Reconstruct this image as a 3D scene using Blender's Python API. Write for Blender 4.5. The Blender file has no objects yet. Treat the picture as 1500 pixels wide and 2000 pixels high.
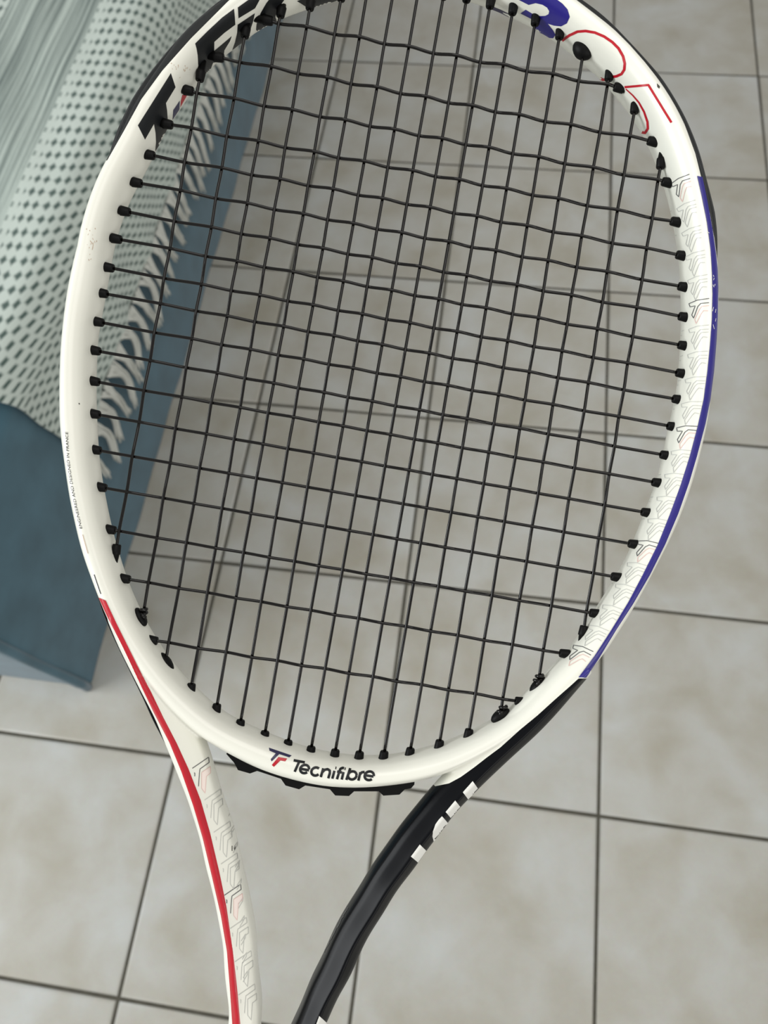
import bpy, bmesh, math, random
import numpy as np
from mathutils import Vector, Matrix
from mathutils.bvhtree import BVHTree
from mathutils.geometry import delaunay_2d_cdt

random.seed(7)
S = bpy.context.scene
COL = S.collection

# ------------------------------------------------------------------ camera, light, exposure
EYE = Vector((0.50650, 0.31249, 1.48216))
RIGHT = Vector((0.98923332, 0.13411665, -0.05856758))
DOWN = Vector((0.09917384, -0.90863715, -0.40563910))
FWD = Vector((-0.10761964, 0.39546334, -0.91215501))
F_PX = 1460.93
D = 0.295                      # distance from lens to the string plane of the racket

cam = bpy.data.cameras.new('camera')
cam.sensor_width = 36.0
cam.lens = F_PX / 2000 * 36.0
cam.clip_start = 0.01
cam.dof.use_dof = True
cam.dof.focus_distance = D
cam.dof.aperture_fstop = 15
cam_o = bpy.data.objects.new('camera', cam)
COL.objects.link(cam_o)
ROT = Matrix((RIGHT, -DOWN, -FWD)).transposed()
cam_o.matrix_world = Matrix.Translation(EYE) @ ROT.to_4x4()
S.camera = cam_o

world = bpy.data.worlds.new('world')
S.world = world
world.use_nodes = True
bg = world.node_tree.nodes['Background']
bg.inputs[0].default_value = (1.0, 0.99, 0.965, 1)
bg.inputs[1].default_value = 0.64

def area(name, loc, target, sx, sy, power, col):
    l = bpy.data.lights.new(name, 'AREA')
    l.shape = 'RECTANGLE'; l.size = sx; l.size_y = sy; l.energy = power; l.color = col
    o = bpy.data.objects.new(name, l)
    COL.objects.link(o)
    o.location = loc
    o.rotation_euler = (Vector(target) - Vector(loc)).to_track_quat('-Z', 'Y').to_euler()
    return o
area('window_light', (-2.30, -0.25, 1.98), (0.4, 0.6, 0.6), 1.9, 1.5, 94, (0.95, 0.98, 1.0))
area('near_fill_light', (2.3, -1.6, 1.9), (0.2, 0.9, 0.4), 1.8, 1.6, 26, (1.0, 0.98, 0.95))  # added fill from the near right; no window on that side
area('overhead_fill_light', (0.9, 0.6, 2.75), (0.9, 0.6, 0.0), 1.2, 1.2, 11, (1.0, 0.97, 0.93))  # added soft fill from above, not an actual ceiling lamp

S.view_settings.view_transform = 'Standard'
S.view_settings.look = 'None'
S.view_settings.gamma = 1
S.view_settings.use_curve_mapping = False
S.view_settings.exposure = 0.0

# ------------------------------------------------------------------ helpers
def lin(r, g, b):
    return tuple(((c / 255) / 12.92 if c / 255 <= 0.04045 else ((c / 255 + 0.055) / 1.055) ** 2.4) for c in (r, g, b)) + (1,)

def mat(name, rgb, rough=0.5, spec=0.5, coat=0.0, bump=0.0, bscale=800, sheen=0.0, vary=0.0, vscale=60):
    m = bpy.data.materials.new(name)
    m.use_nodes = True
    nt = m.node_tree
    p = nt.nodes['Principled BSDF']
    c = lin(*rgb)
    p.inputs['Base Color'].default_value = c
    p.inputs['Roughness'].default_value = rough
    p.inputs['Specular IOR Level'].default_value = spec
    p.inputs['Coat Weight'].default_value = coat
    p.inputs['Coat Roughness'].default_value = 0.12
    p.inputs['Sheen Weight'].default_value = sheen
    tc = nt.nodes.new('ShaderNodeTexCoord')
    if vary > 0:
        n = nt.nodes.new('ShaderNodeTexNoise'); n.inputs['Scale'].default_value = vscale; n.inputs['Detail'].default_value = 4
        nt.links.new(tc.outputs['Object'], n.inputs['Vector'])
        r = nt.nodes.new('ShaderNodeValToRGB')
        r.color_ramp.elements[0].position = 0.3; r.color_ramp.elements[1].position = 0.7
        r.color_ramp.elements[0].color = tuple(x * (1 - vary) for x in c[:3]) + (1,)
        r.color_ramp.elements[1].color = tuple(min(1, x * (1 + vary)) for x in c[:3]) + (1,)
        nt.links.new(n.outputs['Fac'], r.inputs['Fac'])
        nt.links.new(r.outputs['Color'], p.inputs['Base Color'])
    if bump > 0:
        n2 = nt.nodes.new('ShaderNodeTexNoise'); n2.inputs['Scale'].default_value = bscale; n2.inputs['Detail'].default_value = 3
        nt.links.new(tc.outputs['Object'], n2.inputs['Vector'])
        b = nt.nodes.new('ShaderNodeBump'); b.inputs['Strength'].default_value = bump; b.inputs['Distance'].default_value = 0.001
        nt.links.new(n2.outputs['Fac'], b.inputs['Height'])
        nt.links.new(b.outputs['Normal'], p.inputs['Normal'])
    return m

def link(name, me, m, parent=None, smooth=True):
    o = bpy.data.objects.new(name, me)
    COL.objects.link(o)
    if m is not None and not me.materials:
        me.materials.append(m)
    if smooth:
        me.polygons.foreach_set('use_smooth', [True] * len(me.polygons))
    if parent is not None:
        o.parent = parent
    return o

def from_pd(name, vs, fs, m, parent=None, smooth=True):
    me = bpy.data.meshes.new(name)
    me.from_pydata([tuple(v) for v in vs], [], fs)
    me.update()
    return link(name, me, m, parent, smooth)

def from_bm(name, bm, m, parent=None, smooth=True):
    me = bpy.data.meshes.new(name)
    bm.to_mesh(me); bm.free()
    return link(name, me, m, parent, smooth)

def thing(name, label, cat, mw=None):
    o = bpy.data.objects.new(name, None)
    o.empty_display_size = 0.05
    COL.objects.link(o)
    if mw is not None:
        o.matrix_world = mw
    o['label'] = label; o['category'] = cat
    return o

def tube(path, rad, n=8, caps=True):
    """vertices and faces of a round tube along a list of Vectors; rad is a number or a list"""
    path = [Vector(p) for p in path]
    vs, fs = [], []
    up = None
    for i, p in enumerate(path):
        t = (path[min(i + 1, len(path) - 1)] - path[max(i - 1, 0)]).normalized()
        if up is None:
            up = Vector((0, 0, 1)) if abs(t.z) < 0.9 else Vector((1, 0, 0))
        a = t.cross(up).normalized(); b = a.cross(t).normalized(); up = b
        r = rad[i] if isinstance(rad, (list, tuple)) else rad
        for k in range(n):
            w = 2 * math.pi * k / n
            vs.append(p + a * (r * math.cos(w)) + b * (r * math.sin(w)))
    for i in range(len(path) - 1):
        for k in range(n):
            k2 = (k + 1) % n
            fs.append((i * n + k, i * n + k2, (i + 1) * n + k2, (i + 1) * n + k))
    if caps:
        fs.append(tuple(range(n - 1, -1, -1)))
        fs.append(tuple(range((len(path) - 1) * n, len(path) * n)))
    return vs, fs

def join(parts):
    V, Fc = [], []
    for vs, fs in parts:
        o = len(V); V += list(vs); Fc += [tuple(i + o for i in f) for f in fs]
    return V, Fc

# ------------------------------------------------------------------ materials
def tile_material():
    m = bpy.data.materials.new('ceramic_tile'); m.use_nodes = True
    nt = m.node_tree; p = nt.nodes['Principled BSDF']
    tc = nt.nodes.new('ShaderNodeTexCoord'); oi = nt.nodes.new('ShaderNodeObjectInfo')
    mul = nt.nodes.new('ShaderNodeVectorMath'); mul.operation = 'MULTIPLY_ADD'
    com = nt.nodes.new('ShaderNodeCombineXYZ')
    for k in range(3):
        nt.links.new(oi.outputs['Random'], com.inputs[k])
    mul.inputs[1].default_value = (37.0, 91.0, 53.0)
    nt.links.new(com.outputs[0], mul.inputs[0]); nt.links.new(tc.outputs['Object'], mul.inputs[2])
    def noise(sc, det, rough=0.5, dist=0.0):
        n = nt.nodes.new('ShaderNodeTexNoise')
        n.inputs['Scale'].default_value = sc; n.inputs['Detail'].default_value = det
        n.inputs['Roughness'].default_value = rough; n.inputs['Distortion'].default_value = dist
        nt.links.new(mul.outputs[0], n.inputs['Vector']); return n
    n1 = noise(7, 4, 0.5, 0.3); n2 = noise(11, 5, 0.55, 0.5); n3 = noise(260, 2)
    r1 = nt.nodes.new('ShaderNodeValToRGB')
    e = r1.color_ramp.elements
    e[0].position = 0.3; e[0].color = lin(151, 148, 137)
    e[1].position = 0.7; e[1].color = lin(168, 170, 167)
    x = r1.color_ramp.elements.new(0.5); x.color = lin(161, 160, 153)
    nt.links.new(n1.outputs['Fac'], r1.inputs['Fac'])
    r2 = nt.nodes.new('ShaderNodeValToRGB')
    r2.color_ramp.elements[0].position = 0.36; r2.color_ramp.elements[0].color = (0.945, 0.932, 0.90, 1)
    r2.color_ramp.elements[1].position = 0.6; r2.color_ramp.elements[1].color = (1, 1, 1, 1)
    nt.links.new(n2.outputs['Fac'], r2.inputs['Fac'])
    mx = nt.nodes.new('ShaderNodeMix'); mx.data_type = 'RGBA'; mx.blend_type = 'MULTIPLY'; mx.inputs['Factor'].default_value = 1
    nt.links.new(r1.outputs['Color'], mx.inputs[6]); nt.links.new(r2.outputs['Color'], mx.inputs[7])
    mx2 = nt.nodes.new('ShaderNodeMix'); mx2.data_type = 'RGBA'; mx2.blend_type = 'OVERLAY'; mx2.inputs['Factor'].default_value = 0.07
    nt.links.new(mx.outputs[2], mx2.inputs[6]); nt.links.new(n3.outputs['Color'], mx2.inputs[7])
    nt.links.new(mx2.outputs[2], p.inputs['Base Color'])
    p.inputs['Roughness'].default_value = 0.42
    p.inputs['Specular IOR Level'].default_value = 0.35
    b = nt.nodes.new('ShaderNodeBump'); b.inputs['Strength'].default_value = 0.08; b.inputs['Distance'].default_value = 0.002
    nt.links.new(n2.outputs['Fac'], b.inputs['Height']); nt.links.new(b.outputs['Normal'], p.inputs['Normal'])
    return m

def throw_material():
    m = bpy.data.materials.new('woven_throw'); m.use_nodes = True
    nt = m.node_tree; p = nt.nodes['Principled BSDF']; L = nt.links.new
    uv = nt.nodes.new('ShaderNodeUVMap'); uv.uv_map = 'weave'
    sp = nt.nodes.new('ShaderNodeSeparateXYZ'); L(uv.outputs[0], sp.inputs[0])
    def M(op, a, b=None, c=None):
        n = nt.nodes.new('ShaderNodeMath'); n.operation = op
        for i, v in enumerate((a, b, c)):
            if v is None: continue
            if isinstance(v, (int, float)): n.inputs[i].default_value = v
            else: L(v, n.inputs[i])
        return n.outputs[0]
    U, V = sp.outputs[0], sp.outputs[1]
    nz = nt.nodes.new('ShaderNodeTexNoise'); nz.inputs['Scale'].default_value = 14
    L(uv.outputs[0], nz.inputs['Vector'])
    jit = M('MULTIPLY', M('SUBTRACT', nz.outputs['Fac'], 0.5), 0.25)
    uv2 = nt.nodes.new('ShaderNodeUVMap'); uv2.uv_map = 'motif'
    sp2 = nt.nodes.new('ShaderNodeSeparateXYZ'); L(uv2.outputs[0], sp2.inputs[0])
    fu = M('ABSOLUTE', M('SUBTRACT', M('FRACT', M('ADD', sp2.outputs[0], jit)), 0.5))
    fv = M('ABSOLUTE', M('SUBTRACT', M('FRACT', sp2.outputs[1]), 0.5))
    dia = M('ADD', M('MULTIPLY', fu, 1.0), M('MULTIPLY', fv, 0.95))
    fine = nt.nodes.new('ShaderNodeTexNoise'); fine.inputs['Scale'].default_value = 420; fine.inputs['Detail'].default_value = 2
    L(uv.outputs[0], fine.inputs['Vector'])
    dia = M('ADD', dia, M('MULTIPLY', M('SUBTRACT', fine.outputs['Fac'], 0.5), 0.16))
    dot = nt.nodes.new('ShaderNodeMapRange'); dot.interpolation_type = 'SMOOTHSTEP'
    dot.inputs[1].default_value = 0.50; dot.inputs[2].default_value = 0.20
    dot.inputs[3].default_value = 0; dot.inputs[4].default_value = 1
    L(dia, dot.inputs[0])
    # striped band, V in [-0.195, 0]
    mp = nt.nodes.new('ShaderNodeMapping'); mp.inputs['Scale'].default_value = (2.5, 150, 1)
    L(uv.outputs[0], mp.inputs[0])
    ln = nt.nodes.new('ShaderNodeTexNoise'); ln.inputs['Scale'].default_value = 1.0; ln.inputs['Detail'].default_value = 3
    L(mp.outputs[0], ln.inputs['Vector'])
    mp2 = nt.nodes.new('ShaderNodeMapping'); mp2.inputs['Scale'].default_value = (1.2, 38, 1)
    L(uv.outputs[0], mp2.inputs[0])
    ln2 = nt.nodes.new('ShaderNodeTexNoise'); ln2.inputs['Scale'].default_value = 1.0; ln2.inputs['Detail'].default_value = 1
    L(mp2.outputs[0], ln2.inputs['Vector'])
    st = M('ADD', M('MULTIPLY', ln.outputs['Fac'], 0.65), M('MULTIPLY', ln2.outputs['Fac'], 0.55))
    stm = nt.nodes.new('ShaderNodeMapRange'); stm.inputs[1].default_value = 0.49; stm.inputs[2].default_value = 0.71
    L(st, stm.inputs[0])
    inband = M('MULTIPLY', M('LESS_THAN', V, -0.004), M('GREATER_THAN', V, -0.195))
    # plain selvedge line between the band and the dots, with dashes
    dash = M('MULTIPLY', M('LESS_THAN', M('ABSOLUTE', M('SUBTRACT', V, -0.0015)), 0.0022), M('LESS_THAN', M('ABSOLUTE', M('SUBTRACT', M('FRACT', sp2.outputs[0]), 0.5)), 0.2))
    plain = M('LESS_THAN', M('ABSOLUTE', M('SUBTRACT', V, 0.002)), 0.008)
    dfac = M('MAXIMUM', M('MULTIPLY', dot.outputs[0], M('SUBTRACT', 1, plain)), M('MULTIPLY', dash, 0.7))
    pale, dark = lin(176, 186, 179), lin(72, 88, 83)
    mixd = nt.nodes.new('ShaderNodeMix'); mixd.data_type = 'RGBA'
    mixd.inputs[6].default_value = pale; mixd.inputs[7].default_value = dark
    L(dfac, mixd.inputs['Factor'])
    mixs = nt.nodes.new('ShaderNodeMix'); mixs.data_type = 'RGBA'
    mixs.inputs[6].default_value = lin(98, 110, 106); mixs.inputs[7].default_value = lin(162, 173, 166)
    L(stm.outputs[0], mixs.inputs['Factor'])
    fin = nt.nodes.new('ShaderNodeMix'); fin.data_type = 'RGBA'
    L(inband, fin.inputs['Factor']); L(mixd.outputs[2], fin.inputs[6]); L(mixs.outputs[2], fin.inputs[7])
    L(fin.outputs[2], p.inputs['Base Color'])
    p.inputs['Roughness'].default_value = 0.95; p.inputs['Specular IOR Level'].default_value = 0.1
    p.inputs['Sheen Weight'].default_value = 0.15
    b = nt.nodes.new('ShaderNodeBump'); b.inputs['Strength'].default_value = 0.35; b.inputs['Distance'].default_value = 0.002
    L(M('ADD', M('MULTIPLY', fine.outputs['Fac'], 0.5), M('ADD', M('MULTIPLY', dot.outputs[0], -0.4), M('MULTIPLY', st, M('MULTIPLY', inband, 1.2)))), b.inputs['Height'])
    L(b.outputs['Normal'], p.inputs['Normal'])
    return m

M_TILE = tile_material()
M_GROUT = mat('dark_grout', (70, 68, 60), 0.9, 0.2, bump=0.4, bscale=300, vary=0.2, vscale=40)
M_TEAL = mat('teal_suede', (61, 91, 104), 0.9, 0.15, sheen=0.25, bump=0.25, bscale=500, vary=0.16, vscale=14)
M_THROW = throw_material()
M_YARN = mat('pale_yarn', (188, 190, 183), 0.95, 0.1, bump=0.6, bscale=900, vary=0.08, vscale=300)
M_WHITE = mat('white_lacquer', (221, 221, 210), 0.28, 0.5, coat=0.25, vary=0.012, vscale=40)
M_BLACK = mat('black_lacquer', (9, 10, 13), 0.27, 0.09)
M_RUBBER = mat('black_rubber', (9, 9, 9), 0.5, 0.12)
M_BUMPER = mat('black_nylon_guard', (34, 36, 36), 0.6, 0.2, bump=0.25, bscale=700)
M_STRING = mat('black_polyester_string', (8, 6, 5), 0.08, 0.32)
M_RED = mat('red_paint', (172, 20, 36), 0.3, 0.4)
M_BLUE = mat('blue_paint', (36, 30, 116), 0.3, 0.4)
M_NAVY = mat('navy_paint', (40, 38, 72), 0.35, 0.4)
M_INK = mat('black_ink', (22, 24, 26), 0.4, 0.25)
M_INKL = mat('grey_ink', (92, 92, 92), 0.5, 0.3)
M_FAINT = mat('faint_grey_ink', (186, 187, 181), 0.4, 0.3)
M_PINK = mat('pale_pink_ink', (214, 186, 178), 0.4, 0.3)
M_BLUSH = mat('blush_fill_ink', (228, 214, 206), 0.4, 0.3)
M_WPRINT = mat('white_print', (214, 214, 208), 0.35, 0.4)
M_SCUFF = mat('brown_scuff', (190, 172, 154), 0.7, 0.2)
M_CHIP = mat('dark_chip', (70, 68, 62), 0.7, 0.2)
M_GRIP = mat('black_grip_wrap', (30, 30, 32), 0.8, 0.2, bump=0.4, bscale=900)

# ------------------------------------------------------------------ floor
TS = 0.4
floor = from_pd('floor', [(-2.4, -3.2, -0.03), (2.4, -3.2, -0.03), (2.4, 3.6, -0.03), (-2.4, 3.6, -0.03),
                          (-2.4, -3.2, -0.0022), (2.4, -3.2, -0.0022), (2.4, 3.6, -0.0022), (-2.4, 3.6, -0.0022)],
                [(3, 2, 1, 0), (4, 5, 6, 7), (0, 1, 5, 4), (1, 2, 6, 5), (2, 3, 7, 6), (3, 0, 4, 7)], M_GROUT, smooth=False)
floor['kind'] = 'structure'
floor['label'] = 'pale beige grey ceramic tile floor with dark grout joints'
def tile_mesh():
    h = TS / 2 - 0.0026
    rings = [(0.0, -0.012), (0.0, -0.0032), (0.0006, -0.0016), (0.0018, -0.0006), (0.004, -0.0001), (0.007, 0.0)]
    vs, fs = [], []
    for ins, z in rings:
        a = h - ins
        vs += [(-a, -a, z), (a, -a, z), (a, a, z), (-a, a, z)]
    for i in range(len(rings) - 1):
        for k in range(4):
            k2 = (k + 1) % 4
            fs.append((i * 4 + k, i * 4 + k2, i * 4 + 4 + k2, i * 4 + 4 + k))
    n = (len(rings) - 1) * 4
    fs.append((n, n + 1, n + 2, n + 3))
    me = bpy.data.meshes.new('tile'); me.from_pydata(vs, [], fs); me.update()
    me.materials.append(M_TILE)
    me.polygons.foreach_set('use_smooth', [True] * len(me.polygons))
    return me
TM = tile_mesh()
for i in range(-5, 5):
    for j in range(-3, 8):
        o = bpy.data.objects.new('tile', TM)
        COL.objects.link(o)
        o.parent = floor
        o.location = ((i + 0.5) * TS, (j + 0.5) * TS, random.uniform(-0.0003, 0.0003))

# ------------------------------------------------------------------ wall with the window, left of the picture
M_WALL = mat('painted_plaster', (222, 221, 215), 0.85, 0.2, bump=0.15, bscale=120, vary=0.02, vscale=5)
M_SASH = mat('white_window_frame', (235, 235, 232), 0.4, 0.4)
def boxes(name, bs, m, kind=True):
    V, Q = [], []
    for (x0, y0, z0), (x1, y1, z1) in bs:
        n = len(V)
        V += [(x0, y0, z0), (x1, y0, z0), (x1, y1, z0), (x0, y1, z0), (x0, y0, z1), (x1, y0, z1), (x1, y1, z1), (x0, y1, z1)]
        Q += [tuple(n + i for i in f) for f in ((3, 2, 1, 0), (4, 5, 6, 7), (0, 1, 5, 4), (1, 2, 6, 5), (2, 3, 7, 6), (3, 0, 4, 7))]
    o = from_pd(name, V, Q, m, smooth=False)
    if kind: o['kind'] = 'structure'
    return o
WX = -2.45
boxes('wall_left', [((WX, -3.2, -0.03), (WX + 0.1, 3.6, 1.15)), ((WX, -3.2, 2.80), (WX + 0.1, 3.6, 3.1)),
                    ((WX, -3.2, 1.15), (WX + 0.1, -1.30, 2.80)), ((WX, 0.80, 1.15), (WX + 0.1, 3.6, 2.80))], M_WALL)
boxes('window_1', [((WX, -1.30, 1.15), (WX + 0.08, 0.80, 1.21)), ((WX, -1.30, 2.74), (WX + 0.08, 0.80, 2.80)),
                   ((WX, -1.30, 1.21), (WX + 0.08, -1.24, 2.74)), ((WX, 0.74, 1.21), (WX + 0.08, 0.80, 2.74)),
                   ((WX + 0.01, -0.28, 1.21), (WX + 0.07, -0.22, 2.74))], M_SASH)

# ------------------------------------------------------------------ sofa
XF, YC, ZT = -0.2045, 0.508, 0.560           # front face, near end face, top
sofa = thing('sofa', 'teal suede covered sofa on the tiled floor with a fringed throw over it', 'sofa',
             Matrix.Translation((XF - 0.5, 1.7, 0)))
def sofa_body():
    bm = bmesh.new()
    y1 = 3.05; x0 = -1.25
    prof = []                                     # outline in (x, z): front face, rounded top
    for k in range(14):
        prof.append((XF + 0.004 * math.sin(k / 13 * math.pi), 0.004 + (ZT - 0.05) * k / 13))
    for k in range(1, 9):
        a = math.pi / 2 * k / 8
        prof.append((XF - 0.045 + 0.045 * math.cos(a), ZT - 0.046 + 0.045 * math.sin(a)))
    for k in range(1, 13):
        prof.append((XF - 0.045 + (x0 - XF + 0.045) * k / 12, ZT + 0.002 * math.sin(k / 12 * math.pi)))
    ys = [YC, YC + 0.002, YC + 0.007, YC + 0.015] + [YC + 0.03 + (y1 - YC - 0.03) * k / 60 for k in range(61)]
    grid = []
    for j, y in enumerate(ys):
        inset = [0.012, 0.006, 0.002, 0.0][j] if j < 4 else 0
        row = []
        for k, (x, z) in enumerate(prof):
            w = 0.0025 * math.sin(y * 9 + z * 5) * math.sin(y * 23 + z * 11) * (1 if z < ZT - 0.06 else 0.4)
            row.append(bm.verts.new((x - inset + (w if k < 14 else 0), y, max(z - inset * (1 if k > 14 else 0), 0.003))))
        grid.append(row)
    for a, b in zip(grid, grid[1:]):
        for k in range(len(prof) - 1):
            bm.faces.new((a[k], b[k], b[k + 1], a[k + 1]))
    # near end face (a slightly bulging panel) and far end, back, bottom
    for row, flip in ((grid[0], False), (grid[-1], True)):
        c = bm.verts.new((x0, row[0].co.y, 0.003))
        f = row + [c]
        bm.faces.new(f if not flip else f[::-1])
    bmesh.ops.recalc_face_normals(bm, faces=bm.faces)
    for f in bm.faces: f.smooth = len(f.verts) < 6
    return bm
o = from_bm('body', sofa_body(), M_TEAL, None, smooth=False); o.parent = sofa; o.matrix_parent_inverse = sofa.matrix_world.inverted()
# corner welt and bottom hem of the cover
vs, fs = tube([(XF - 0.004 + 0.002 * math.sin(k), YC - 0.001, 0.005 + (ZT - 0.05) * k / 12) for k in range(13)], 0.0095, 10)
o = from_pd('corner_welt', vs, fs, M_TEAL, sofa); o.matrix_parent_inverse = sofa.matrix_world.inverted()
vs, fs = tube([(XF - 0.024, YC - 0.001, 0.005 + (ZT - 0.05) * k / 12) for k in range(13)], 0.005, 10)
o = from_pd('corner_welt', vs, fs, M_TEAL, sofa); o.matrix_parent_inverse = sofa.matrix_world.inverted()

# ------------------------------------------------------------------ throw with tassels
HEM_Z = 0.322
TEND0, TEND1 = 0.826, 0.872                    # near edge of the throw on the fold and at the hem
throw = thing('throw_blanket', 'pale green grey throw with dark dotted weave and tassel fringe hanging over sofa edge', 'blanket',
              Matrix.Translation((XF - 0.2, 1.7, ZT)))
def throw_path(d):
    """point (x, z) at path distance d from the striped band; d grows to the hem"""
    xs = -0.305; flat = (XF - 0.045) - xs; r = 0.056; arc = r * math.pi / 2
    zt = ZT + 0.013
    if d < flat: return xs + d, zt
    if d < flat + arc:
        a = (d - flat) / r
        return XF - 0.045 + r * math.sin(a), zt - r + r * math.cos(a)
    return XF - 0.045 + r, zt - r - (d - flat - arc)
xs_flat = (XF - 0.045) + 0.305
ARC_END = xs_flat + 0.056 * math.pi / 2
D_HEM = ARC_END + (ZT + 0.013 - 0.056 - HEM_Z)
TSP = 0.0445
def throw_cloth():
    bm = bmesh.new(); uvl = bm.loops.layers.uv.new('weave'); pvl = bm.loops.layers.uv.new('motif')
    ds = [-0.62 + 0.02 * k for k in range(31)] + [k * 0.0115 for k in range(1, int(D_HEM / 0.0115))] + [D_HEM - 0.008, D_HEM]
    y1 = 2.95
    ny = 190
    rows = []
    for d in ds:
        row = []
        for j in range(ny + 1):
            t = j / ny
            e = min(max((d - xs_flat) / (D_HEM - xs_flat), 0), 1)
            y0 = TEND0 + (TEND1 - TEND0) * e + 0.55 * max(0.0, ARC_END - 0.045 - d) + 0.0014 * math.sin(d * 55)
            y = y0 + (y1 - y0) * t ** 1.15
            x, z = throw_path(d)
            if d >= D_HEM - 0.0001:                       # hem drawn down towards every tassel root
                ph = ((y - TEND1) / TSP) % 1.0
                z -= 0.012 * abs(math.cos(math.pi * ph)) ** 2.5
            fr = min(max((d - ARC_END) / 0.15, 0), 1)
            wob = 0.0028 * math.sin(y * 31 + d * 12) + 0.002 * math.sin(y * 67 - d * 21)
            x += 0.004 + wob * (0.25 + 0.9 * fr) if d > xs_flat else 0
            z += 0.0012 * math.sin(y * 26 + d * 40) if d <= xs_flat else 0
            drop = max(0.0, ZT + 0.013 - throw_path(d)[1])
            mu = (y - 1.4) / (0.0300 - 0.0045 * min(1, drop / 0.06)) - 41.0 * drop
            mv = d / 0.0166 if d < xs_flat else xs_flat / 0.0166 + (d - xs_flat) / 0.0148
            v = bm.verts.new((x, y, z))
            row.append((v, (y, d), (mu, mv)))
        rows.append(row)
    for a, b in zip(rows, rows[1:]):
        for j in range(ny):
            q = (a[j], b[j], b[j + 1], a[j + 1])
            f = bm.faces.new([t3[0] for t3 in q]); f.smooth = True
            for lp, (_, w, w2) in zip(f.loops, q): lp[uvl].uv = w; lp[pvl].uv = w2
    bmesh.ops.recalc_face_normals(bm, faces=bm.faces)
    return bm
o = from_bm('cloth', throw_cloth(), M_THROW, throw); o.matrix_parent_inverse = throw.matrix_world.inverted()
so = o.modifiers.new('thickness', 'SOLIDIFY'); so.thickness = 0.0035; so.offset = -1
rnd = random.Random(3)
n_t = int((2.9 - TEND1) / TSP)
for k in range(n_t):
    y0 = TEND1 + 0.003 + k * TSP
    xr = XF + 0.0185
    ln = rnd.uniform(0.088, 0.118)
    sway, hook = rnd.uniform(-0.016, 0.016), rnd.uniform(-0.010, 0.014)
    parts = []
    for s in range(12):
        a = 2 * math.pi * s / 12 + rnd.uniform(-0.2, 0.2)
        ro = 0.0050 if s > 1 else 0.0015
        tw = rnd.uniform(0.7, 1.0)
        path, rad = [], []
        N = 12
        l2 = ln * rnd.uniform(0.84, 1.06)
        flare = rnd.uniform(0.2, 1.5)
        for q in range(N + 1):
            t = q / N
            root = max(0.0, 1 - t * 4.0)                  # strands gather from the hem into the tassel
            spread = 0.75 + 1.1 * root + 0.45 * math.sin(math.pi * min(1, t * 1.25)) + flare * 0.6 * max(0, t - 0.75) / 0.25
            aa = a + t * 3.0 * tw
            yy = y0 + sway * t + hook * math.sin(t * math.pi * 1.3) + ro * spread * (1.15 + 0.9 * root) * math.cos(aa)
            xx = xr - 0.004 * root + 0.003 * math.sin(math.pi * t) + ro * spread * (0.55 * (1 - 0.7 * root) + 0.6 * (1 - root) * math.sin(aa))
            path.append((xx, yy, HEM_Z + 0.004 - (l2 + 0.008) * t))
            rad.append(0.0027 * (1 - 0.5 * max(0, t - 0.85) / 0.15))
        parts.append(tube(path, rad, 5))
    vs, fs = join(parts)
    o = from_pd('tassel', vs, fs, M_YARN, throw); o.matrix_parent_inverse = throw.matrix_world.inverted()

# ------------------------------------------------------------------ tennis racket (local: x right, y up along the face, z out of the face)
RM = Matrix.Translation(EYE + FWD * D) @ ROT.to_4x4()
racket = thing('tennis_racket', 'white, blue, red and black tennis racket with black strings held above the floor', 'tennis racket', RM)
K = D / F_PX
def P(u, v, z=0.0):
    """racket-plane point whose outline mark was measured at (u, v)"""
    s = 1 - z / D
    return Vector(((u - 750) * K * s, -(v - 1000) * K * s, z))

def chaikin(pts, n=2):
    for _ in range(n):
        q = []
        for i in range(len(pts)):
            a, b = pts[i], pts[(i + 1) % len(pts)]
            q.append((a[0] * .75 + b[0] * .25, a[1] * .75 + b[1] * .25))
            q.append((a[0] * .25 + b[0] * .75, a[1] * .25 + b[1] * .75))
        pts = q
    mx = max(p[0] for p in pts); mn = min(p[0] for p in pts); mz = max(p[1] for p in pts)
    return np.array([((p[0] - (mx + mn) / 2) / ((mx - mn) / 2), p[1] / mz) for p in pts])
SEC_HOOP = chaikin([(-1, .5), (-.62, .9), (.0, 1.0), (.5, .9), (1, .42), (1, -.42), (.5, -.9), (0, -1), (-.62, -.9), (-1, -.5)])
SEC_ARM = chaikin([(-1, .34), (-.86, .58), (.04, .98), (.16, 1.06), (.28, .98), (.86, .56), (1, .32), (1, -.32), (.86, -.56), (.28, -.98), (.16, -1.06), (.04, -.98), (-.86, -.58), (-1, -.34)], 1)

def solve(so, si, sec, b):
    """centre offset h and half width a of a section whose outline reaches so (outside) and si (inside)"""
    sg = 1.0
    h, a = (so + si) / 2, abs(so - si) / 2
    for _ in range(30):
        pr = (h + a * sec[:, 0]) / (1 - b * sec[:, 1] / D)
        eo, ei = so - pr.max(), si - pr.min()
        h += (eo + ei) / 2; a += (eo - ei) / 2 * 0.9
    return h, a

def smooth_list(x, it, closed):
    x = np.array(x, float)
    for _ in range(it):
        if closed:
            x = (np.roll(x, 1, 0) + 2 * x + np.roll(x, -1, 0)) / 4
        else:
            y = x.copy(); y[1:-1] = (x[:-2] + 2 * x[1:-1] + x[2:]) / 4; x = y
    return x

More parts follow.
